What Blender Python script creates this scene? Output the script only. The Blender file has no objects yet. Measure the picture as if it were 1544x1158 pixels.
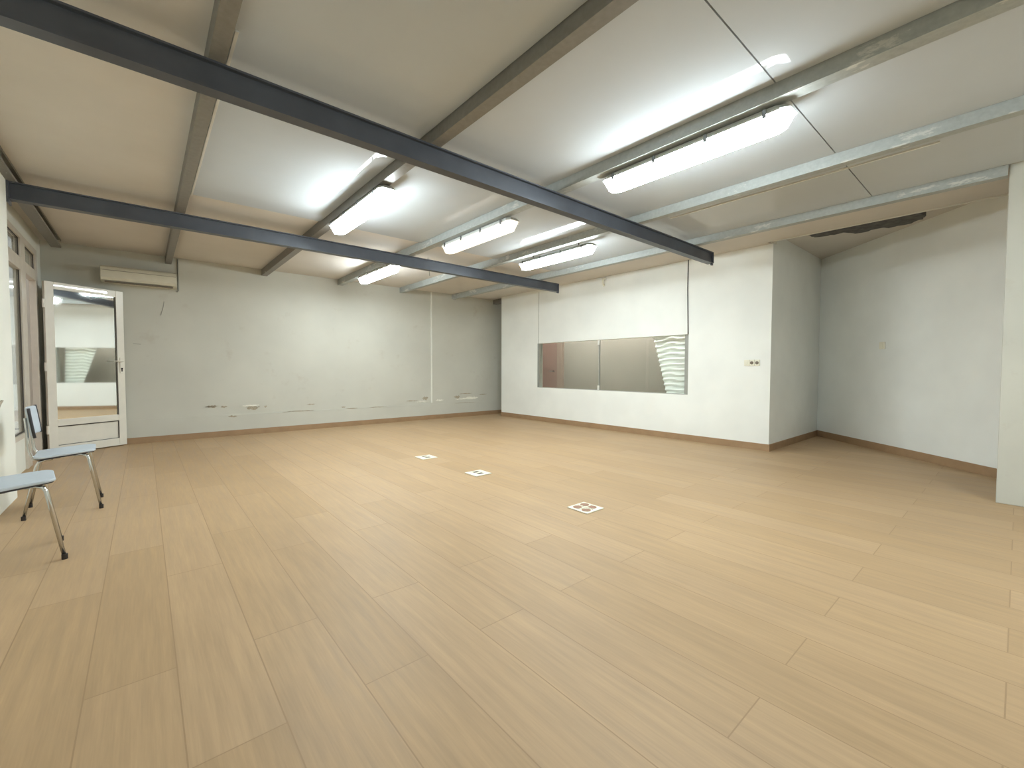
import bpy, bmesh, math, random
from mathutils import Vector, Matrix
random.seed(7)
S = bpy.context.scene
COL = S.collection

# ---------------------------------------------------------------- camera
cam_d = bpy.data.cameras.new('camera'); cam = bpy.data.objects.new('camera', cam_d); COL.objects.link(cam)
S.camera = cam
FPX, PITCH, ROLL, YAW, EYE = 651.99, -0.03501195, 0.00206245, 0.70574175, 1.05
cam_d.sensor_fit = 'HORIZONTAL'; cam_d.sensor_width = 36.0
cam_d.lens = FPX / 1544 * 36.0
cam_d.clip_start = 0.02; cam_d.clip_end = 200
fwd = Vector((math.sin(YAW)*math.cos(PITCH), math.cos(YAW)*math.cos(PITCH), math.sin(PITCH)))
rt = Vector((math.cos(YAW), -math.sin(YAW), 0)); up = rt.cross(fwd)
r2 = rt*math.cos(ROLL) + up*math.sin(ROLL); u2 = r2.cross(fwd)
m = Matrix((r2, u2, -fwd)).transposed().to_4x4(); m.translation = (0, 0, EYE)
cam.matrix_world = m

# ---------------------------------------------------------------- world, exposure
w = bpy.data.worlds.new('world'); S.world = w; w.use_nodes = True
w.node_tree.nodes['Background'].inputs[0].default_value = (0.95, 0.97, 1.0, 1)
w.node_tree.nodes['Background'].inputs[1].default_value = 1.2
S.view_settings.view_transform = 'Standard'; S.view_settings.look = 'None'
S.view_settings.gamma = 1.0; S.view_settings.use_curve_mapping = False
S.view_settings.exposure = -0.07
LAMP = 84.0          # radiance of a bright lamp cover
LAMP_SIDE = 66.0
LAMP_DIM = 1.15
LAMP_INNER_ADDED = 120.0  # radiance of the added lamp, unseen behind the interior window
LAMP_COL = (0.85, 0.95, 0.985)

# ---------------------------------------------------------------- materials
def lin(c):
    return tuple((v/255/12.92) if v/255 <= 0.04045 else ((v/255+0.055)/1.055)**2.4 for v in c) + (1,)
class NT:
    def __init__(s, name):
        s.m = bpy.data.materials.new(name); s.m.use_nodes = True
        s.t = s.m.node_tree; s.n = s.t.nodes; s.p = s.n['Principled BSDF']; s.out = s.n['Material Output']
    def new(s, ty, **kw):
        n = s.n.new(ty)
        for k, v in kw.items():
            if hasattr(n, k): setattr(n, k, v)
            else: n.inputs[k].default_value = v
        return n
    def link(s, a, b): s.t.links.new(a, b)
    def coords(s, scale=(1, 1, 1), rot=(0, 0, 0), loc=(0, 0, 0)):
        tc = s.new('ShaderNodeTexCoord'); mp = s.new('ShaderNodeMapping')
        mp.inputs['Scale'].default_value = scale; mp.inputs['Rotation'].default_value = rot; mp.inputs['Location'].default_value = loc
        s.link(tc.outputs['Object'], mp.inputs['Vector']); return mp.outputs['Vector']
    def noise(s, vec, scale, detail=4, rough=.55):
        n = s.new('ShaderNodeTexNoise'); n.inputs['Scale'].default_value = scale
        n.inputs['Detail'].default_value = detail; n.inputs['Roughness'].default_value = rough
        s.link(vec, n.inputs['Vector']); return n.outputs['Fac']
    def ramp(s, fac, stops):
        r = s.new('ShaderNodeValToRGB'); el = r.color_ramp.elements
        while len(el) < len(stops): el.new(.5)
        for e, (p, c) in zip(el, stops): e.position = p; e.color = c
        s.link(fac, r.inputs['Fac']); return r.outputs['Color']
    def mix(s, fac, a, b, mode='MIX'):
        x = s.new('ShaderNodeMix'); x.data_type = 'RGBA'; x.blend_type = mode
        for sock, v in ((x.inputs['Factor'], fac), (x.inputs[6], a), (x.inputs[7], b)):
            if hasattr(v, 'is_linked'): s.link(v, sock)
            else: sock.default_value = v
        return x.outputs[2]
    def bump(s, h, strength, dist=.01):
        b = s.new('ShaderNodeBump'); b.inputs['Strength'].default_value = strength; b.inputs['Distance'].default_value = dist
        s.link(h, b.inputs['Height']); s.link(b.outputs['Normal'], s.p.inputs['Normal'])
def g(v): return (v, v, v, 1)

def mat_simple(name, rgb, rough=.5, metal=0, var=.06, scale=9, bump=0, coat=0, spec=.5):
    a = NT(name); v = a.coords()
    f = a.noise(v, scale)
    c = lin(rgb); lo = tuple(x*(1-var) for x in c[:3])+(1,); hi = tuple(min(1, x*(1+var)) for x in c[:3])+(1,)
    a.link(a.ramp(f, [(.3, lo), (.7, hi)]), a.p.inputs['Base Color'])
    a.p.inputs['Roughness'].default_value = rough; a.p.inputs['Metallic'].default_value = metal
    a.p.inputs['Specular IOR Level'].default_value = spec
    if coat: a.p.inputs['Coat Weight'].default_value = coat; a.p.inputs['Coat Roughness'].default_value = .05
    if bump: a.bump(f, bump)
    return a.m
def mat_plaster(name, rgb, dirt=.0):
    a = NT(name); v = a.coords()
    big = a.noise(v, 1.3, 3); fine = a.noise(v, 55, 4)
    c = lin(rgb); lo = tuple(x*.93 for x in c[:3])+(1,)
    col = a.ramp(big, [(.35, lo), (.65, c)])
    if dirt:
        d = a.noise(v, 3.2, 8, .7)
        dm = a.ramp(d, [(.60, g(0)), (.72, g(dirt))])
        col = a.mix(dm, col, lin((168, 156, 138)))
    a.link(col, a.p.inputs['Base Color']); a.p.inputs['Roughness'].default_value = .75
    a.bump(a.mix(.5, fine, big), .18, .004)
    return a.m
def mat_floor():
    a = NT('oak_laminate')
    v = a.coords(rot=(0, 0, math.radians(90)), loc=(0.0, 0.168, 0))
    b = a.new('ShaderNodeTexBrick'); b.offset = .37; b.offset_frequency = 2; b.squash = 1
    b.inputs['Color1'].default_value = g(.25); b.inputs['Color2'].default_value = g(.75); b.inputs['Mortar'].default_value = g(.5)
    b.inputs['Scale'].default_value = 1; b.inputs['Mortar Size'].default_value = .0022; b.inputs['Mortar Smooth'].default_value = .2
    b.inputs['Brick Width'].default_value = 1.38; b.inputs['Row Height'].default_value = .2355
    a.link(v, b.inputs['Vector'])
    grain = a.noise(a.coords(scale=(22, 1.1, 1)), 1.6, 6, .6)
    fine = a.noise(a.coords(scale=(90, 3.0, 1)), 2.0, 4, .6)
    blot = a.noise(a.coords(scale=(3.0, 1.0, 1)), 1.2, 3)
    plank = a.ramp(b.outputs['Color'], [(.2, lin((178, 149, 113))), (.8, lin((187, 158, 123)))])
    gr = a.ramp(grain, [(.3, g(.86)), (.7, g(1.06))])
    fg = a.ramp(fine, [(.3, g(.95)), (.7, g(1.03))])
    bl = a.ramp(blot, [(.3, (.95, .95, .96, 1)), (.7, (1.03, 1.03, 1.02, 1))])
    col = a.mix(1, a.mix(1, a.mix(1, plank, gr, 'MULTIPLY'), fg, 'MULTIPLY'), bl, 'MULTIPLY')
    col = a.mix(b.outputs['Fac'], col, lin((158, 130, 98)))
    a.link(col, a.p.inputs['Base Color'])
    rr = a.ramp(grain, [(.3, g(.44)), (.7, g(.58))]); a.link(rr, a.p.inputs['Roughness']); a.p.inputs['Specular IOR Level'].default_value = .3
    inv = a.new('ShaderNodeMath', operation='MULTIPLY_ADD'); a.link(b.outputs['Fac'], inv.inputs[0]); inv.inputs[1].default_value = -1; inv.inputs[2].default_value = 1
    a.bump(inv.outputs[0], .25, .002)
    return a.m
def mat_steel_paint(name, rgb, paint=(200, 200, 192), amount=.60, rough=.5):
    a = NT(name); v = a.coords(scale=(1, .35, 1)); f = a.noise(v, 9, 7, .7); f2 = a.noise(a.coords(), 30, 3)
    c = lin(rgb); lo = tuple(x*.85 for x in c[:3])+(1,)
    base = a.ramp(f2, [(.3, lo), (.7, c)])
    mk = a.ramp(f, [(amount, g(0)), (amount+.05, g(1))])
    a.link(a.mix(mk, base, lin(paint)), a.p.inputs['Base Color'])
    a.p.inputs['Roughness'].default_value = rough; a.p.inputs['Metallic'].default_value = .15
    a.bump(f, .15, .004)
    return a.m
def mat_emit(name, rgb, strength, rim=(1, 1, 1)):
    a = NT(name); e = a.p
    e.inputs['Base Color'].default_value = (.9, .9, .9, 1); e.inputs['Roughness'].default_value = .3
    lw = a.noise(a.coords(scale=(30, .5, 1)), 1.0, 2)
    a.link(a.ramp(lw, [(.3, tuple(x*.95 for x in rgb)+(1,)), (.7, tuple(rgb)+(1,))]), e.inputs['Emission Color'])
    e.inputs['Emission Strength'].default_value = strength
    return a.m
def mat_pane(name, tint, refl, rough=.02, minrefl=.04):
    a = NT(name); a.n.remove(a.p)
    tr = a.new('ShaderNodeBsdfTransparent'); tr.inputs[0].default_value = tint
    gl = a.new('ShaderNodeBsdfGlossy'); gl.inputs['Roughness'].default_value = rough
    gl.inputs['Color'].default_value = (.93, .95, .93, 1)
    lw = a.new('ShaderNodeLayerWeight')
    pw = a.new('ShaderNodeMath', operation='POWER'); a.link(lw.outputs['Facing'], pw.inputs[0]); pw.inputs[1].default_value = 5.0
    mx = a.new('ShaderNodeMath', operation='MULTIPLY_ADD'); a.link(pw.outputs[0], mx.inputs[0]); mx.inputs[1].default_value = 1-refl; mx.inputs[2].default_value = refl
    mxs = a.new('ShaderNodeMixShader'); a.link(mx.outputs[0], mxs.inputs[0]); a.link(tr.outputs[0], mxs.inputs[1]); a.link(gl.outputs[0], mxs.inputs[2])
    a.link(mxs.outputs[0], a.out.inputs['Surface']); return a.m

M = {}
M['floor'] = mat_floor()
M['wall'] = mat_plaster('white_plaster', (236, 236, 226))
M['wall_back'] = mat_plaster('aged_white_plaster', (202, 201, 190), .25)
M['box_wall'] = mat_plaster('fresh_white_paint', (240, 241, 235))
M['ceiling'] = mat_simple('ceiling_board', (212, 206, 197), .7, var=.03, scale=2, spec=.1)
M['panel'] = mat_simple('glossy_ceiling_panel', (194, 199, 202), .8, var=.02, scale=2, coat=.45, spec=0)
M['base'] = mat_simple('brown_baseboard', (158, 128, 96), .5, var=.1, scale=6)
M['beam'] = mat_simple('dark_steel_paint', (80, 84, 92), .42, .2, var=.12, scale=5, bump=.05)
M['purlin'] = mat_steel_paint('grey_primer_steel', (138, 135, 128), amount=.66)
M['purlin_light'] = mat_steel_paint('whitewashed_steel', (172, 176, 172), amount=.58)
M['trim_white'] = mat_simple('white_trim', (225, 224, 216), .4)
M['alu'] = mat_simple('white_lacquered_aluminium', (226, 222, 210), .32, var=.03)
M['alu_old'] = mat_simple('cream_lacquered_frame', (205, 196, 182), .4, var=.05)
M['groove'] = mat_simple('dark_gasket', (70, 64, 58), .6)
M['dark'] = mat_simple('dark_plastic', (40, 34, 32), .5)
M['chrome'] = mat_simple('chrome_tube', (205, 205, 202), .18, 1.0, var=.02)
M['seat'] = mat_simple('light_blue_grey_plastic', (190, 200, 210), .4, var=.03)
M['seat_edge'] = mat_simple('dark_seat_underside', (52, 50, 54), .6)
M['lamp_tray'] = mat_simple('lamp_tray_plastic', (215, 216, 212), .45)
M['steel'] = mat_simple('spring_steel', (120, 122, 122), .35, .8)
M['lamp'] = mat_emit('lamp_cover_lit', LAMP_COL, LAMP)
M['lamp_side'] = mat_emit('lamp_cover_side_lit', LAMP_COL, LAMP_SIDE)
M['lamp_dim'] = mat_emit('lamp_cover_dim', (1.0, .97, .86), LAMP_DIM)
M['lamp_inner_added'] = mat_emit('added_inner_lamp_cover', (.95, .97, .97), LAMP_INNER_ADDED)
M['mirror'] = mat_pane('reflective_door_glass', (.8, .82, .8, 1), .86, .03)
M['glass'] = mat_pane('clear_glass', (.93, .95, .93, 1), .05)
M['cream'] = mat_simple('cream_plastic', (233, 229, 210), .4, var=.03)
M['hole'] = mat_simple('socket_recess', (120, 108, 92), .6)
M['hole_brown'] = mat_simple('brown_socket_recess', (150, 112, 88), .6)
M['room_panel'] = mat_plaster('beige_partition', (136, 128, 118))
M['door_brown'] = mat_simple('red_brown_door', (126, 96, 86), .5, var=.08, scale=4)
M['door_trim'] = mat_simple('tan_door_trim', (136, 118, 106), .5)
M['sheet'] = mat_simple('white_crinkled_plastic', (246, 246, 242), .35, var=.03)
M['ac'] = mat_simple('aged_white_plastic', (214, 210, 192), .45, var=.03)
M['black_cable'] = mat_simple('black_cable', (48, 48, 48), .5)
M['grey_cable'] = mat_simple('grey_cable', (150, 150, 142), .6)
M['flake'] = mat_simple('bare_plaster', (168, 158, 138), .9, var=.25, scale=40)
M['flake_white'] = mat_simple('lifted_paint', (238, 236, 224), .7)
M['outside'] = mat_plaster('outside_wall', (178, 156, 138))
M['insul'] = mat_simple('torn_dark_insulation', (92, 90, 88), .9, var=.35, scale=14, bump=.6)

# ---------------------------------------------------------------- mesh helpers
class MB:
    def __init__(s): s.b = bmesh.new()
    def box(s, x0, x1, y0, y1, z0, z1):
        mtx = Matrix.Translation(((x0+x1)/2, (y0+y1)/2, (z0+z1)/2)) @ Matrix.Diagonal((abs(x1-x0), abs(y1-y0), abs(z1-z0), 1))
        bmesh.ops.create_cube(s.b, size=1, matrix=mtx); return s
    def prism(s, pts, h, fn):
        """pts 2D polygon, extruded 0..h; fn(u,v,t)->(x,y,z)"""
        a = [s.b.verts.new(fn(u, v, 0)) for u, v in pts]; c = [s.b.verts.new(fn(u, v, h)) for u, v in pts]
        n = len(pts)
        s.b.faces.new(a); s.b.faces.new(list(reversed(c)))
        for i in range(n): s.b.faces.new((a[i], c[i], c[(i+1) % n], a[(i+1) % n]))
        return s
    def tube(s, path, r, seg=10):
        path = [Vector(p) for p in path]; rings = []
        prev = None
        for i, p in enumerate(path):
            d = (path[min(i+1, len(path)-1)] - path[max(i-1, 0)]).normalized()
            if prev is None:
                ref = Vector((0, 0, 1)) if abs(d.z) < .9 else Vector((1, 0, 0))
                a = d.cross(ref).normalized()
            else:
                a = (prev - d*prev.dot(d)).normalized()
            prev = a; b = d.cross(a)
            rings.append([s.b.verts.new(p + (a*math.cos(t)+b*math.sin(t))*r) for t in [2*math.pi*k/seg for k in range(seg)]])
        for A, B in zip(rings, rings[1:]):
            for k in range(seg): s.b.faces.new((A[k], A[(k+1) % seg], B[(k+1) % seg], B[k]))
        s.b.faces.new(list(reversed(rings[0]))); s.b.faces.new(rings[-1]); return s
    def cyl(s, c, r, h, axis='z', seg=20):
        c = Vector(c); d = {'x': Vector((1, 0, 0)), 'y': Vector((0, 1, 0)), 'z': Vector((0, 0, 1))}[axis]
        return s.tube([c, c+d*h], r, seg)
    def grid(s, fn, nu, nv, closed_back=None):
        V = [[s.b.verts.new(fn(i/nu, j/nv)) for j in range(nv+1)] for i in range(nu+1)]
        for i in range(nu):
            for j in range(nv): s.b.faces.new((V[i][j], V[i+1][j], V[i+1][j+1], V[i][j+1]))
        return s
    def build(s, name, mat, parent=None, bevel=0, smooth=False, solid=0, subsurf=0, loc=None):
        bmesh.ops.recalc_face_normals(s.b, faces=s.b.faces)
        me = bpy.data.meshes.new(name); s.b.to_mesh(me); s.b.free()
        o = bpy.data.objects.new(name, me); COL.objects.link(o)
        me.materials.append(M[mat] if isinstance(mat, str) else mat)
        if smooth:
            for p in me.polygons: p.use_smooth = True
        if loc is not None:
            for v in me.vertices: v.co -= Vector(loc)
            o.location = loc
        if parent: o.parent = parent
        if solid:
            md = o.modifiers.new('thickness', 'SOLIDIFY'); md.thickness = solid; md.offset = 0
        if subsurf:
            md = o.modifiers.new('smooth', 'SUBSURF'); md.levels = subsurf; md.render_levels = subsurf
        if bevel:
            md = o.modifiers.new('bevel', 'BEVEL'); md.width = bevel; md.segments = 2; md.limit_method = 'ANGLE'
        return o
def tag(o, label=None, cat=None, group=None, kind=None):
    for k, v in (('label', label), ('category', cat), ('group', group), ('kind', kind)):
        if v: o[k] = v
    return o
def empty(name, loc=(0, 0, 0), rz=0):
    o = bpy.data.objects.new(name, None); COL.objects.link(o); o.location = loc; o.rotation_euler = (0, 0, rz)
    o.empty_display_size = .1; return o
def struct(name, mb, mat, label, cat, parent=None, bevel=0):
    o = mb.build(name, mat, parent, bevel)
    tag(o, label, cat, None, 'structure'); return o
def copy_tree(o, parent=None):
    c = o.copy(); COL.objects.link(c)
    if parent: c.parent = parent
    for ch in list(o.children): copy_tree(ch, c)
    return c

# ---------------------------------------------------------------- room dimensions
XL, XW, YB, YR = -0.80, 6.08, 7.95, -2.60       # left wall, window wall, back wall, wall behind camera
ZC = 2.64                                        # ceiling
ZP = 2.54                                        # underside of purlins
# floor and ceiling
struct('floor', MB().box(-2.6, 8.6, YR-.1, YB+.1, -.1, 0), 'floor', 'pale oak laminate plank floor of the empty room', 'floor')
ceil = struct('ceiling', MB().box(-1.1, 5.98, YR-.1, YB+.1, ZC, ZC+.16).box(5.98, 8.6, 2.09, YB+.1, ZC, ZC+.16)
              .box(5.98, 8.6, YR-.1, 2.09, 2.77, 2.80), 'ceiling', 'off-white boarded ceiling above the steel purlins', 'ceiling')
# walls
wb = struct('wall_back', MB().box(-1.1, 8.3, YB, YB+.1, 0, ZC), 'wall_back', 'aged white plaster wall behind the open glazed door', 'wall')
def ragged(pts, jit=.012):
    out = []
    for i, (a, b) in enumerate(pts):
        c, d = pts[(i+1) % len(pts)]
        for k in range(4):
            t = k/4; out.append((a+(c-a)*t+random.uniform(-jit, jit), b+(d-b)*t+random.uniform(-jit, jit)))
    return out
MB().prism([(-1.0, 0), (8.2, 0), (8.2, .29), (7, .295), (5.5, .31), (4, .305), (2.4, .315), (1, .325), (-1.0, .335)], .014,
           lambda u, v, t: (u, YB-t, v)).build('plaster_plinth', 'wall_back', wb)
MB().box(4.55, 4.585, YB-.018, YB, .33, ZC).build('plaster_ridge', 'wall', wb, .006)
for (x, z, wd, ht, mt) in ((.78, .47, .16, .035, 'flake'), (.93, .455, .09, .03, 'flake'), (1.32, .42, .20, .055, 'flake'), (1.50, .43, .04, .03, 'flake'),
                           (1.30, .455, .26, .02, 'flake_white'), (1.05, .30, .12, .03, 'flake'), (2.0, .325, .5, .012, 'flake'), (2.9, .32, .22, .014, 'flake'),
                           (4.12, .40, .26, .02, 'flake'), (4.42, .44, .14, .07, 'flake'), (4.35, .375, .34, .025, 'flake_white'), (4.75, .385, .2, .03, 'flake_white'),
                           (5.20, .44, .17, .06, 'flake'), (5.42, .50, .36, .02, 'flake'), (5.55, .40, .45, .055, 'flake_white'), (5.30, .385, .3, .02, 'flake_white'),
                           (5.9, .47, .22, .016, 'flake'), (3.4, .315, .35, .012, 'flake'), (5.4, .30, .6, .014, 'flake'), (2.2, .43, .14, .015, 'flake'), (2.75, .35, .1, .02, 'flake')):
    pts = [(x-wd/2, z), (x-wd/6, z+ht/2), (x+wd/4, z+ht*.35), (x+wd/2, z+ht*.1), (x+wd/5, z-ht/2), (x-wd/4, z-ht*.4)]
    dep = .018 if z < .35 else .004
    MB().prism(ragged(pts, min(.012, ht*.25)), dep, lambda u, v, t: (u, YB-t, v)).build('peeling_patch', mt, wb)
for pth in (([(.245, 2.0), (.235, 1.92), (.205, 1.80)]), ([(-.10, 1.388), (-.02, 1.382)])):
    MB().tube([(x, YB-.002, z) for x, z in pth], .004, 6).build('wall_crack', 'grey_cable', wb)

wl = struct('wall_left', MB().box(-1.02, XL, YR, 5.25, 0, ZC), 'wall', 'white plaster wall beside the chairs at the left edge', 'wall')
MB().prism(ragged([(4.05, .70), (4.35, .76), (4.7, .82), (4.9, .80), (4.7, .73), (4.4, .69)], .01), .004, lambda u, v, t: (XL+t, u, v)).build('peeling_patch', 'flake', wl)
struct('wall_left_far', MB().box(-1.04, -.95, 5.25, YB, 2.42, ZC).box(-1.04, -.95, 5.25, 6.66, 0, .34).box(-1.04, -.95, 7.56, YB, 0, 2.42), 'wall',
       'white wall strip around the glazed joinery in the left recess', 'wall')
struct('wall_rear', MB().box(-1.1, 6.0, YR-.1, YR, 0, ZC), 'wall', 'white plaster wall behind the viewer', 'wall')
# box room with the interior window
W0, W1, S0, S1 = 3.155, 6.342, .675, 1.562
struct('wall_right', MB().box(XW, XW+.1, 2.06, W0, 0, ZC).box(XW, XW+.1, W1, 7.50, 0, ZC).box(XW, XW+.1, W0, W1, 0, S0).box(XW, XW+.1, W0, W1, S1, ZC),
       'box_wall', 'bright white partition wall holding the long interior window', 'wall')
struct('wall_right_return', MB().box(XW+.1, 8.25, 2.06, 2.16, 0, ZC+.13), 'box_wall', 'short white return wall forming the corner right of the wall socket', 'wall')
struct('wall_right_end', MB().box(XW+.1, 8.25, 7.40, 7.50, 0, ZC), 'wall', 'narrow end of the white partition facing the back wall', 'wall')
A = Vector((8.11, 2.06)); D = Vector((-1.808, -1.931)).normalized(); N = Vector((-D.y, D.x))  # skew wall
def skew(u, v, t): p = A + D*u + N*(-t); return (p.x, p.y, v)
def skew_in(u, v, t): p = A + D*u + N*t; return (p.x, p.y, v)
if (A+N).dot(Vector((1, 0))) > A.x: N = -N       # N points into the room
wsk = struct('wall_far_right', MB().prism([(0, 0), (6.2, 0), (6.2, 2.77), (0, 2.77)], .1, skew), 'box_wall', 'angled white wall between the return wall and the pillar', 'wall')
struct('wall_right_near', MB().box(5.107, 5.55, YR, .095, 0, 2.64), 'wall_back', 'white pillar at the right edge of the room', 'wall', bevel=.006)
# baseboards
struct('baseboard_back', MB().box(-.75, 8.2, YB-.028, YB-.0, 0, .085), 'base', 'brown skirting board along the back wall', 'baseboard')
struct('baseboard_right', MB().box(XW-.012, XW, 2.06, 7.50, 0, .088), 'base', 'brown skirting board under the interior window', 'baseboard')
struct('baseboard_return', MB().box(XW-.012, 8.11, 2.048, 2.06, 0, .088), 'base', 'brown skirting board on the short return wall', 'baseboard')
struct('baseboard_far_right', MB().prism([(0.012, 0), (4.0, 0), (4.0, .092), (0.012, .092)], .012, skew_in), 'base', 'brown skirting board on the angled right wall', 'baseboard')

# ceiling panels in the bays
PX = [(-.835, -.745), (.268, .338), (1.478, 1.556), (2.675, 2.765), (3.868, 3.942), (5.07, 5.15)]
for i in range(1, 5):
    a, b = PX[i][1]+.004, PX[i+1][0]-.004
    MB().box(a, b, .916, 4.90, ZC-.02, ZC).build('glossy_panel', 'panel', ceil)
    MB().box(a, b, YR, .908, ZC-.02, ZC).build('glossy_panel', 'panel', ceil)
# edge trims of the panels
MB().box(.358, .372, 2.4, 4.90, ZC-.030, ZC-.02).build('panel_edge', 'trim_white', ceil)
for x, y0, y1 in ((1.650, -2.5, .9), (4.19, .4, 2.4)):
    MB().box(x, x+.014, y0, y1, ZC-.030, ZC-.02).build('panel_edge', 'trim_white', ceil)

# ---------------------------------------------------------------- steel structure
def purlin(x0, x1, y0, y1, mat, label):
    t = .004; l = .022; z0, z1 = ZP, ZC
    poly = [(x0, z0), (x1, z0), (x1, z0+l), (x1-t, z0+l), (x1-t, z0+t), (x0+t, z0+t), (x0+t, z1-t), (x1-t, z1-t), (x1-t, z1-l), (x1, z1-l), (x1, z1), (x0, z1)]
    o = MB().prism(poly, y1-y0, lambda u, v, s: (u, y0+s, v)).build('roof_purlin', mat, loc=((x0+x1)/2, (y0+y1)/2, ZP))
    return tag(o, label, 'purlin', 'steel purlins under the ceiling')
purlin(*PX[0], YR, 7.78, 'purlin', 'grey steel purlin running above the left wall and its small windows')
purlin(*PX[1], YR, YB, 'purlin', 'grey steel purlin ending above the wall mounted air conditioner')
purlin(*PX[2], YR, YB, 'purlin', 'paint-splashed grey steel purlin just left of the lamp nearest the left')
purlin(*PX[3], YR, YB, 'purlin_light', 'whitewashed steel purlin directly left of the dimmer lamp between the beams')
purlin(*PX[4], YR, YB, 'purlin_light', 'whitewashed steel purlin just left of the lamp nearest the interior window')
purlin(*PX[5], .10, YB, 'purlin_light', 'whitewashed steel purlin meeting the white pillar on the right')
purlin(6.19, 6.28, 7.51, YB, 'purlin', 'short dark purlin end in the gap behind the white partition')
def beam(y0, label):
    wd, h, tf, tw, z0 = .08, .14, .010, .03, ZP-.14
    c = y0+wd/2
    poly = [(y0, z0), (y0+wd, z0), (y0+wd, z0+tf), (c+tw/2, z0+tf), (c+tw/2, ZP-tf), (y0+wd, ZP-tf), (y0+wd, ZP), (y0, ZP), (y0, ZP-tf), (c-tw/2, ZP-tf), (c-tw/2, z0+tf), (y0, z0+tf)]
    r = empty('steel_beam', ((XL+5.56)/2, c, z0))
    o = MB().prism(poly, 5.56-XL, lambda u, v, s: (XL+s, u, v)).build('i_beam', 'beam', loc=r.location.copy())
    o.location = (0, 0, 0); o.parent = r
    e = MB().box(5.56, 5.568, y0, y0+wd, z0, ZP).build('end_plate', 'beam', loc=r.location.copy()); e.location = (0, 0, 0); e.parent = r
    b = MB().box(XL, XL+.012, y0-.02, y0+wd+.02, z0-.03, ZP).build('wall_plate', 'beam', loc=r.location.copy()); b.location = (0, 0, 0); b.parent = r
    b = MB().box(5.535, 5.575, y0+.01, y0+.03, z0-.022, z0).build('bracket', 'beam', loc=r.location.copy()); b.location = (0, 0, 0); b.parent = r
    return tag(r, label, 'beam', 'dark steel beams crossing the room')
beam(2.57, 'dark grey steel beam crossing the room nearest the viewer')
beam(5.27, 'dark grey steel beam further back, ending left above the recess')

# ---------------------------------------------------------------- lamps
def make_lamp():
    L, W = 1.29, .175; zt, zr, zb = .11, .075, 0.0     # local: z=0 is bottom of cover
    r = empty('ceiling_lamp')
    def hull(w0, w1, l0, l1, z0, z1):
        def ring(wd, ln, c):
            return [(-wd/2, -ln/2+c), (-wd/2+c*.6, -ln/2), (wd/2-c*.6, -ln/2), (wd/2, -ln/2+c), (wd/2, ln/2-c), (wd/2-c*.6, ln/2), (-wd/2+c*.6, ln/2), (-wd/2, ln/2-c)]
        mb = MB(); b = mb.b
        a = [b.verts.new((x, y, z0)) for x, y in ring(w0, l0, .05)]; c = [b.verts.new((x, y, z1)) for x, y in ring(w1, l1, .05)]
        b.faces.new(a); b.faces.new(c)
        for i in range(8): b.faces.new((a[i], a[(i+1) % 8], c[(i+1) % 8], c[i]))
        return mb
    hull(W, W-.05, L, L-.06, zr, zt).build('lamp_tray', 'lamp_tray', r, .004)
    cv = hull(.115, W-.020, L-.09, L-.02, zb, zr).build('lamp_cover', 'lamp', r)
    cv.data.materials.append(M['lamp_side'])
    for p in cv.data.polygons:
        if p.normal.z > -.9: p.material_index = 1
    rim = MB()
    for sx in (-1, 1): rim.box(sx*(W/2-.003), sx*W/2, -L/2+.05, L/2-.05, zr-.008, zr)
    rim.build('lamp_tray_rim', 'lamp_tray', r)
    for sx in (-1, 1):
        for y in (-.52, -.18, .18, .52):
            MB().box(sx*(W/2+.001), sx*(W/2+.007), y-.01, y+.01, zr-.028, zr+.02).build('clip', 'steel', r)
    for y in (-.4, .4):
        MB().cyl((0, y, zt), .006, .08, 'z', 8).build('hanger', 'steel', r)
    return r
lamp0 = make_lamp()
GL = 'fluorescent lamps under the ceiling'
lamps = [((2.80, 1.50), 'long bright fluorescent lamp nearest the viewer, in front of the near beam', 1),
         ((1.545, 3.98), 'bright fluorescent lamp between the two beams, leftmost of three there', 1),
         ((2.80, 3.88), 'dimmer fluorescent lamp between the two beams, its cover seams visible', 0),
         ((4.06, 3.92), 'bright fluorescent lamp between the beams, nearest the interior window', 1),
         ((2.74, 6.36), 'small looking fluorescent lamp beyond the far beam near the back wall', 1),
         ((2.80, -1.45), 'unseen fluorescent lamp added behind the viewer to light the return wall', 1)]  # last one is out of view, added to brighten the return wall
for i, ((x, y), lb, bright) in enumerate(lamps):
    o = lamp0 if i == 0 else copy_tree(lamp0)
    o.location = (x, y, 2.425); tag(o, lb, 'lamp', GL)
    if not bright:
        for ch in o.children:
            if ch.name.startswith('lamp_cover'):
                ch.data = ch.data.copy(); ch.data.materials[0] = M['lamp_dim']; ch.data.materials[1] = M['lamp_dim']
        MB().box(-.002, .002, -.56, .56, -.0015, .001).build('cover_seam', 'cream', o)

# ---------------------------------------------------------------- left recess: window and door frame
wf = tag(empty('window_1', (-.95, 6.0, .34)), 'tall fixed glazed panel with small transom in the left recess', 'window', None, 'structure')
def sub(mb, name, mat, root, bevel=0, **k):
    o = mb.build(name, mat, loc=root.location.copy(), bevel=bevel, **k); o.location = (0, 0, 0); o.parent = root; return o
X0, X1 = -.99, -.93
sub(MB().box(X0, X1, 5.26, 6.66, 2.38, 2.43).box(X0, X1, 5.34, 6.66, 2.05, 2.18).box(X0, X1, 5.26, 6.66, .34, .39)
    .box(X0, X1, 5.26, 5.34, .39, 2.38).box(X0, X1, 6.66, 6.79, 0, 2.43), 'window_frame', 'alu_old', wf, .004)
sub(MB().box(-.965, -.955, 5.34, 6.66, .39, 2.05), 'glass_pane', 'glass', wf)
sub(MB().box(-.965, -.955, 5.34, 6.66, 2.18, 2.38), 'transom_pane', 'glass', wf)
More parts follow.
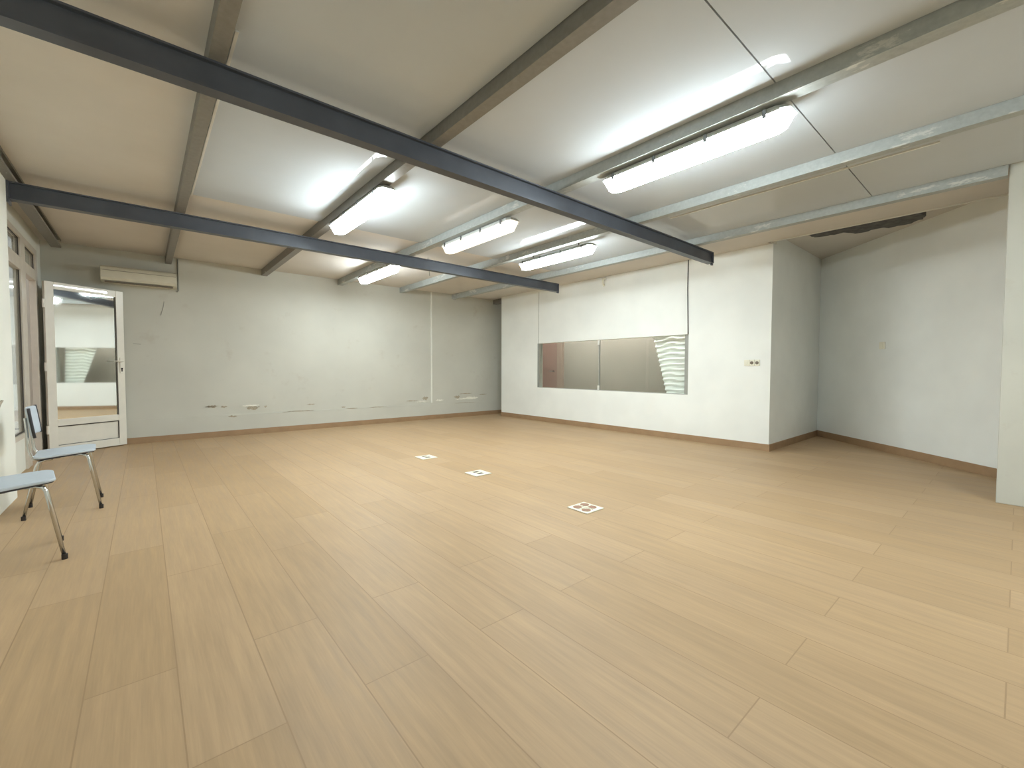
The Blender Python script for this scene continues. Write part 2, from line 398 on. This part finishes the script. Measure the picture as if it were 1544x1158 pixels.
sub(MB().box(-.953, -.945, 6.64, 6.66, .39, 2.05).box(-.953, -.945, 5.34, 6.66, .39, .40).box(-.953, -.945, 6.645, 6.66, 2.18, 2.38).box(-.953, -.945, 5.34, 6.66, 2.375, 2.382), 'gasket', 'groove', wf)
df = tag(empty('door_2', (-.95, 7.17, 0)), 'cream door frame with small transom window in the left recess', 'door frame', None, 'structure')
sub(MB().box(X0, X1, 6.79, 7.56, 2.36, 2.43).box(X0, X1, 6.88, 7.46, 2.06, 2.18).box(X0, X1, 6.79, 6.88, 0, 2.36).box(X0, X1, 7.46, 7.56, 0, 2.36), 'door_frame', 'alu_old', df, .004)
sub(MB().box(-.965, -.955, 6.88, 7.46, 2.18, 2.36), 'transom_pane', 'glass', df)
sub(MB().box(-.953, -.945, 7.44, 7.46, 2.18, 2.36).box(-.953, -.945, 6.88, 7.46, 2.352, 2.36), 'gasket', 'groove', df)
struct('wall_outside', MB().box(-2.6, -2.5, 3, 10, 0, 2.8), 'outside', 'dull brown wall outside the left openings', 'wall')

# open door leaf
TH = math.radians(32); HX, HY = -.2-.8*math.cos(TH), 7.90-.8*math.sin(TH)
dr = tag(empty('door_1', (HX, HY, .012), TH), 'white glazed door standing open against the back wall', 'door', None, 'structure')
DW, DH, dt = .80, 2.065, .02
MB().box(0, .085, -dt, dt, 0, DH).box(DW-.085, DW, -dt, dt, 0, DH).box(.085, DW-.085, -dt, dt, DH-.085, DH).box(.085, DW-.085, -dt, dt, .335, .415).box(.085, DW-.085, -dt, dt, 0, .10)\
    .build('leaf_frame', 'alu', dr, .004)
MB().box(.085, DW-.085, -.006, .006, .415, DH-.085).build('glass_pane', 'mirror', dr)
MB().box(.085, DW-.085, -.010, .010, .10, .335).build('lower_panel', 'alu', dr)
MB().box(.085, DW-.085, -dt-.001, -dt+.004, .325, .335).box(DW-.095, DW-.085, -dt-.001, -dt+.004, .10, .335).box(.085, DW-.085, -dt-.001, -dt+.004, .100, .106)\
    .box(DW-.091, DW-.085, -dt-.001, -dt+.004, .415, DH-.085).build('gasket', 'groove', dr)
hd = MB().box(DW-.062, DW-.022, -dt-.010, -dt, .97, 1.18).build('handle_plate', 'alu', dr, .004)
MB().tube([(DW-.042, -dt-.01, 1.13), (DW-.042, -dt-.045, 1.13), (DW-.055, -dt-.055, 1.13), (DW-.16, -dt-.055, 1.13)], .008, 8).build('lever', 'alu', hd, smooth=True)
MB().cyl((DW-.042, -dt-.012, 1.03), .012, .006, 'y').box(DW-.049, DW-.035, -dt-.012, -dt-.008, .99, 1.03).build('keyhole', 'dark', hd)
for z in (.3, 1.05, 1.8):
    MB().cyl((-.012, -dt-.004, z-.05), .013, .10).build('hinge', 'alu', dr)
MB().box(.085, .62, -dt-.001, -dt+.002, DH-.05, DH-.03).build('top_strip', 'chrome', dr)

# ---------------------------------------------------------------- interior window
wn = tag(empty('window_2', (XW+.05, (W0+W1)/2, S0)), 'long interior window with two glass panes in the white partition', 'window', None, 'structure')
YD = 4.82
sub(MB().box(XW+.055, XW+.061, W0+.002, YD+.01, S0, S1), 'glass_pane', 'glass', wn)
sub(MB().box(XW+.040, XW+.046, YD-.01, W1-.002, S0, S1), 'glass_pane', 'glass', wn)
sub(MB().box(XW+.036, XW+.064, YD-.012, YD+.008, S0, S1), 'pane_edge', 'grey_cable', wn)
for z in (S0+.005, S1-.085):
    sub(MB().box(XW+.025, XW+.037, YD-.022, YD+.018, z, z+.08), 'clip', 'trim_white', wn, .003)
sub(MB().box(XW+.002, XW+.098, W1-.05, W1-.001, S0, S1), 'side_jamb', 'grey_cable', wn)
sub(MB().box(XW+.03, XW+.098, W0+.001, W0+.07, S0, S1), 'side_jamb', 'grey_cable', wn)
sub(MB().box(XW+.001, XW+.099, W0, W1, S0, S0+.006), 'track', 'grey_cable', wn)
# room behind the window
struct('wall_inner_back', MB().box(7.0, 7.08, 2.16, 7.40, 0, ZC), 'room_panel', 'beige partition seen through the interior window', 'wall')
d3 = tag(empty('door_3', (6.99, 6.90, 0)), 'red-brown door seen at the left through the interior window', 'door', None, 'structure')
sub(MB().box(6.96, 7.0, 6.63, 7.36, 0, 2.05), 'door_leaf', 'door_brown', d3)
sub(MB().box(6.94, 7.0, 6.46, 6.62, 0, 2.1), 'door_trim', 'door_trim', d3)
sub(MB().box(6.955, 6.97, 6.62, 6.635, 0, 2.05), 'door_gap', 'groove', d3)
sub(MB().tube([(6.96, 6.72, 1.0), (6.91, 6.72, 1.0), (6.91, 6.83, 1.0)], .01, 8), 'handle', 'steel', d3)
# crinkled white sheet hanging in that room, its free edge running diagonally
def sheet(u, v):
    z = .45 + 1.75*v
    yl = 3.638 + (z-.70)*(.26/.85)                # free edge
    y = 3.24 + (yl-3.24)*u
    wv = .016*math.sin(z*78+2.2*math.sin(y*5)+.8*math.sin(y*17)) + .006*math.sin(z*143+y*11)
    return (6.29+.075*(z-.45)+wv+.006*math.sin(y*9), y, z)
o = MB().grid(sheet, 26, 190).build('plastic_sheet', 'sheet', smooth=True, solid=.002)
tag(o, 'white crinkled sheet hanging behind the right end of the interior window', 'sheet')
rl = MB().tube([(6.421, 3.22, 2.20), (6.421, 4.16, 2.20)], .012, 8).build('hanging_rail', 'steel', o)
for y in (3.28, 4.10):
    MB().tube([(6.421, y, 2.20), (6.421, y, ZC)], .006, 8).build('rail_rod', 'steel', o)
ib = MB().box(6.20, 6.26, 3.0, 6.6, 2.585, 2.64).build('added_strip_lamp', 'lamp_tray'); tag(ib, 'unseen slim strip lamp added to light the room behind the interior window', 'lamp')
MB().box(6.205, 6.255, 3.02, 6.58, 2.55, 2.585).build('lamp_cover', 'lamp_inner_added', ib)  # added lamp, out of view, lights the sheet and partition

# cables over the window
o = MB().tube([(XW-.005, W0+.02, ZC), (XW-.006, W0+.022, 2.2), (XW-.005, W0+.006, S1)], .007, 8).build('black_cable', 'black_cable', smooth=True)
tag(o, 'thin black cable running down the partition to the right end of the interior window', 'cable')
o = MB().tube([(XW-.003, 6.30, ZC-.05), (XW-.003, 6.315, S1)], .004, 6).build('grey_cable', 'grey_cable')
tag(o, 'thin pale grey cable down the partition at the left end of the interior window', 'cable')
o = MB().tube([(XW, 4.66, 2.60), (XW-.05, 4.66, 2.595), (XW-.075, 4.66, 2.57), (XW-.075, 4.66, 2.50), (XW-.055, 4.66, 2.475), (XW-.04, 4.66, 2.49)], .014, 8).build('wall_hook', 'cream', smooth=True)
tag(o, 'small white hook high on the partition between the two beam ends', 'hook')
o = MB().tube([(3.14, 5.55, ZC), (3.15, 5.56, 2.55), (3.19, 5.60, 2.46), (3.20, 5.61, 2.40)], .004, 6).build('hanging_wire', 'grey_cable')
tag(o, 'thin wire dangling from the ceiling right of the farthest lamp', 'wire')

# ---------------------------------------------------------------- sockets and switches
def box_plate(name, y0, y1, z0, z1):
    r = empty(name, (XW, (y0+y1)/2, (z0+z1)/2))
    sub(MB().box(XW-.012, XW, y0, y1, z0, z1), 'cover_plate', 'cream', r, .004)
    n = 3; wd = (y1-y0)/n
    for i in range(n):
        c = y0+wd*(i+.5)
        if i < 2: sub(MB().cyl((XW-.016, c, (z0+z1)/2), .021, .006, 'x', 20), 'socket', 'hole', r)
        else: sub(MB().box(XW-.017, XW-.011, c-.017, c+.017, (z0+z1)/2-.024, (z0+z1)/2+.024), 'rocker', 'cream', r, .003)
    for k in (1, 2):
        sub(MB().box(XW-.0125, XW-.011, y0+wd*k-.0012, y0+wd*k+.0012, z0, z1), 'joint', 'hole', r)
    return r
tag(box_plate('wall_socket', 2.185, 2.375, 1.095, 1.175), 'cream triple socket and switch plate on the white partition near its corner', 'socket')
sp = A + D*1.24
r = empty('light_switch', (sp.x, sp.y, 1.36), math.atan2(D.y, D.x)); sgn = -1 if (Matrix.Rotation(math.atan2(D.y, D.x), 2) @ Vector((0, 1))).dot(N) < 0 else 1
MB().box(-.045, .045, 0, sgn*.012, -.045, .045).build('cover_plate', 'cream', r, .004)
MB().box(-.028, .028, sgn*.011, sgn*.018, -.03, .03).build('rocker', 'cream', r, .003)
tag(r, 'square pale switch on the angled right wall', 'switch')
def floor_box(x, y, four, label):
    r = empty('floor_socket', (x, y, 0))
    a = .098
    MB().box(-a, a, -a, a, 0, .008).build('cover_plate', 'cream', r, .003)
    if four:
        for i, (dx, dy) in enumerate(((-.042, .042), (.045, .045), (.042, -.03), (-.045, -.045))):
            if i == 3: MB().cyl((dx, dy, .0075), .034, .002).build('socket', 'hole_brown', r)
            else: MB().cyl((dx, dy, .0075), .034, .002).build('socket', 'hole_brown', r)
        MB().box(-.004, .004, -.075, .075, .008, .012).box(-.075, .075, -.004, .004, .008, .012).build('rib', 'cream', r)
    else:
        for dy in (-.034, .040):
            MB().box(-.032, .032, dy-.022, dy+.022, .0075, .0095).build('socket', 'hole', r, .002)
            MB().box(-.018, .018, dy-.006, dy+.006, .0095, .0105).build('socket_slot', 'dark', r)
    return tag(r, label, 'floor socket', 'square socket plates set in the floor')
floor_box(2.525, 4.525, 0, 'square cream socket plate on the floor, farthest of the row of three')
floor_box(2.535, 3.495, 0, 'square cream socket plate on the floor, middle of the row of three')
floor_box(2.515, 2.095, 1, 'square cream floor socket plate with round brown holes, nearest of the three')

# ---------------------------------------------------------------- air conditioner
ac = empty('air_conditioner', (0, YB, 2.28))
def acp(u, v): return u, v
prof = [(0, 2.39), (-.17, 2.39), (-.205, 2.37), (-.215, 2.33), (-.215, 2.235), (-.195, 2.20), (-.14, 2.18), (0, 2.18)]
sub(MB().prism(prof, .785, lambda u, v, t: (-.40+t, YB+u, v)), 'body', 'ac', ac, .006)
sub(MB().box(-.36, .34, YB-.200, YB-.145, 2.176, 2.186), 'air_flap', 'hole', ac)
sub(MB().box(-.39, .375, YB-.218, YB-.213, 2.325, 2.329), 'front_seam', 'hole', ac)
tag(ac, 'long white wall mounted air conditioner above the open glazed door', 'air conditioner')
o = MB().tube([(.41, YB-.01, 2.62), (.41, YB-.01, 2.17), (.39, YB-.012, 2.15)], .008, 8).build('cooling_pipe', 'grey_cable', smooth=True)
tag(o, 'thin grey pipe on the back wall at the right end of the air conditioner', 'pipe')

# ---------------------------------------------------------------- torn insulation and ceiling edge in the niche
pts = [(6.44, 1.78), (6.58, 1.64), (6.58, 1.46), (6.74, 1.36), (6.70, 1.12), (6.76, .96), (6.70, .80), (6.60, .72), (6.2, .76), (6.10, 1.2), (6.18, 1.72)]
o = MB().prism(ragged(pts, .03), .045, lambda u, v, t: (u, v, 2.725+t)).build('torn_insulation', 'insul')
tag(o, 'dark torn insulation hanging from the raised ceiling by the angled wall', 'insulation')
struct('trim_1', MB().box(5.972, 5.985, .12, 2.05, ZC-.012, ZC+.02), 'trim_white', 'pale edging along the broken edge of the ceiling at right', 'trim')

# ---------------------------------------------------------------- chairs (face +X locally, origin on the floor below the seat)
def rounded(w2, d0, d1, r=.06, n=5):
    out = []
    for cx, cy, a0 in ((d1-r, w2-r, 0), (d0+r, w2-r, 90), (d0+r, -w2+r, 180), (d1-r, -w2+r, 270)):
        for k in range(n+1):
            t = math.radians(a0+90*k/n); px = cx+r*math.cos(t)
            out.append((px, (cy+r*math.sin(t))*(1.0-.13*(px-d0)/(d1-d0))))
    return out
def make_chair():
    r = empty('stacking_chair')
    d0, d1, w2 = -.15, .165, .205
    def seat_z(x): return .455 - .085*(d1-x) - .010*math.sin((x-d0)/(d1-d0)*math.pi) - (.010*((x-.10)/.065)**2 if x > .10 else 0)
    pl = rounded(w2, d0, d1)
    st = MB().prism(pl, .016, lambda u, v, t: (u, v, seat_z(u)-.016+t)).build('seat', 'seat', r, .005)
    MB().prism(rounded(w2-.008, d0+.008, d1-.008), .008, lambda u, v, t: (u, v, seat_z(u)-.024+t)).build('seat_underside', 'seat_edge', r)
    def back(u, v):
        y = (u-.5)*.43; z = .565 + .205*v
        k = 1-.06*abs(2*v-1)**3
        return (-.135 - .028*(1-(2*u-1)**2) - .025*v, y*k, z)
    bk = MB().grid(back, 12, 8).build('backrest', 'seat', r, smooth=True, solid=.014, subsurf=1)
    for s in (-1, 1):
        MB().tube([back(.5+s*.497, v/6) for v in range(7)], .0085, 8).build('backrest_edge', 'seat_edge', bk, smooth=True)
    for s in (-1, 1):
        lg = MB().tube([(.05, s*.13, .412), (.09, s*.147, .414), (.115, s*.160, .407), (.126, s*.166, .385), (.185, s*.187, .02)], .0095, 10).build('leg', 'chrome', r, smooth=True)
        MB().cyl((.1865, s*.188, 0), .013, .028).build('foot_cap', 'dark', lg)
        lg = MB().tube([(-.06, s*.13, .398), (-.10, s*.155, .396), (-.125, s*.172, .388), (-.135, s*.178, .365), (-.20, s*.192, .02)], .0095, 10).build('leg', 'chrome', r, smooth=True)
        MB().cyl((-.2015, s*.1925, 0), .013, .028).build('foot_cap', 'dark', lg)
        MB().tube([(-.02, s*.12, .404), (-.12, s*.125, .398), (-.150, s*.13, .406), (-.168, s*.13, .46), (-.173, s*.13, .52), (-.184, s*.13, .70)], .009, 10).build('back_support', 'chrome', r, smooth=True)
    for x, z in ((.06, .412), (-.08, .397)):
        MB().tube([(x, -.13, z), (x, .13, z)], .009, 8).build('cross_bar', 'chrome', r, smooth=True)
    return r
ch0 = make_chair()
ch0.location = (-.562, 3.54, 0); ch0.rotation_euler = (0, 0, math.radians(8))
tag(ch0, 'light grey seat chair with chrome legs nearest the viewer, cut by the left frame edge', 'chair', 'chrome legged chairs along the left wall')
ch1 = copy_tree(ch0); ch1.location = (-.458, 4.62, 0); ch1.rotation_euler = (0, 0, math.radians(3))
tag(ch1, 'light blue seat chair with chrome legs in front of the open glazed door', 'chair', 'chrome legged chairs along the left wall')
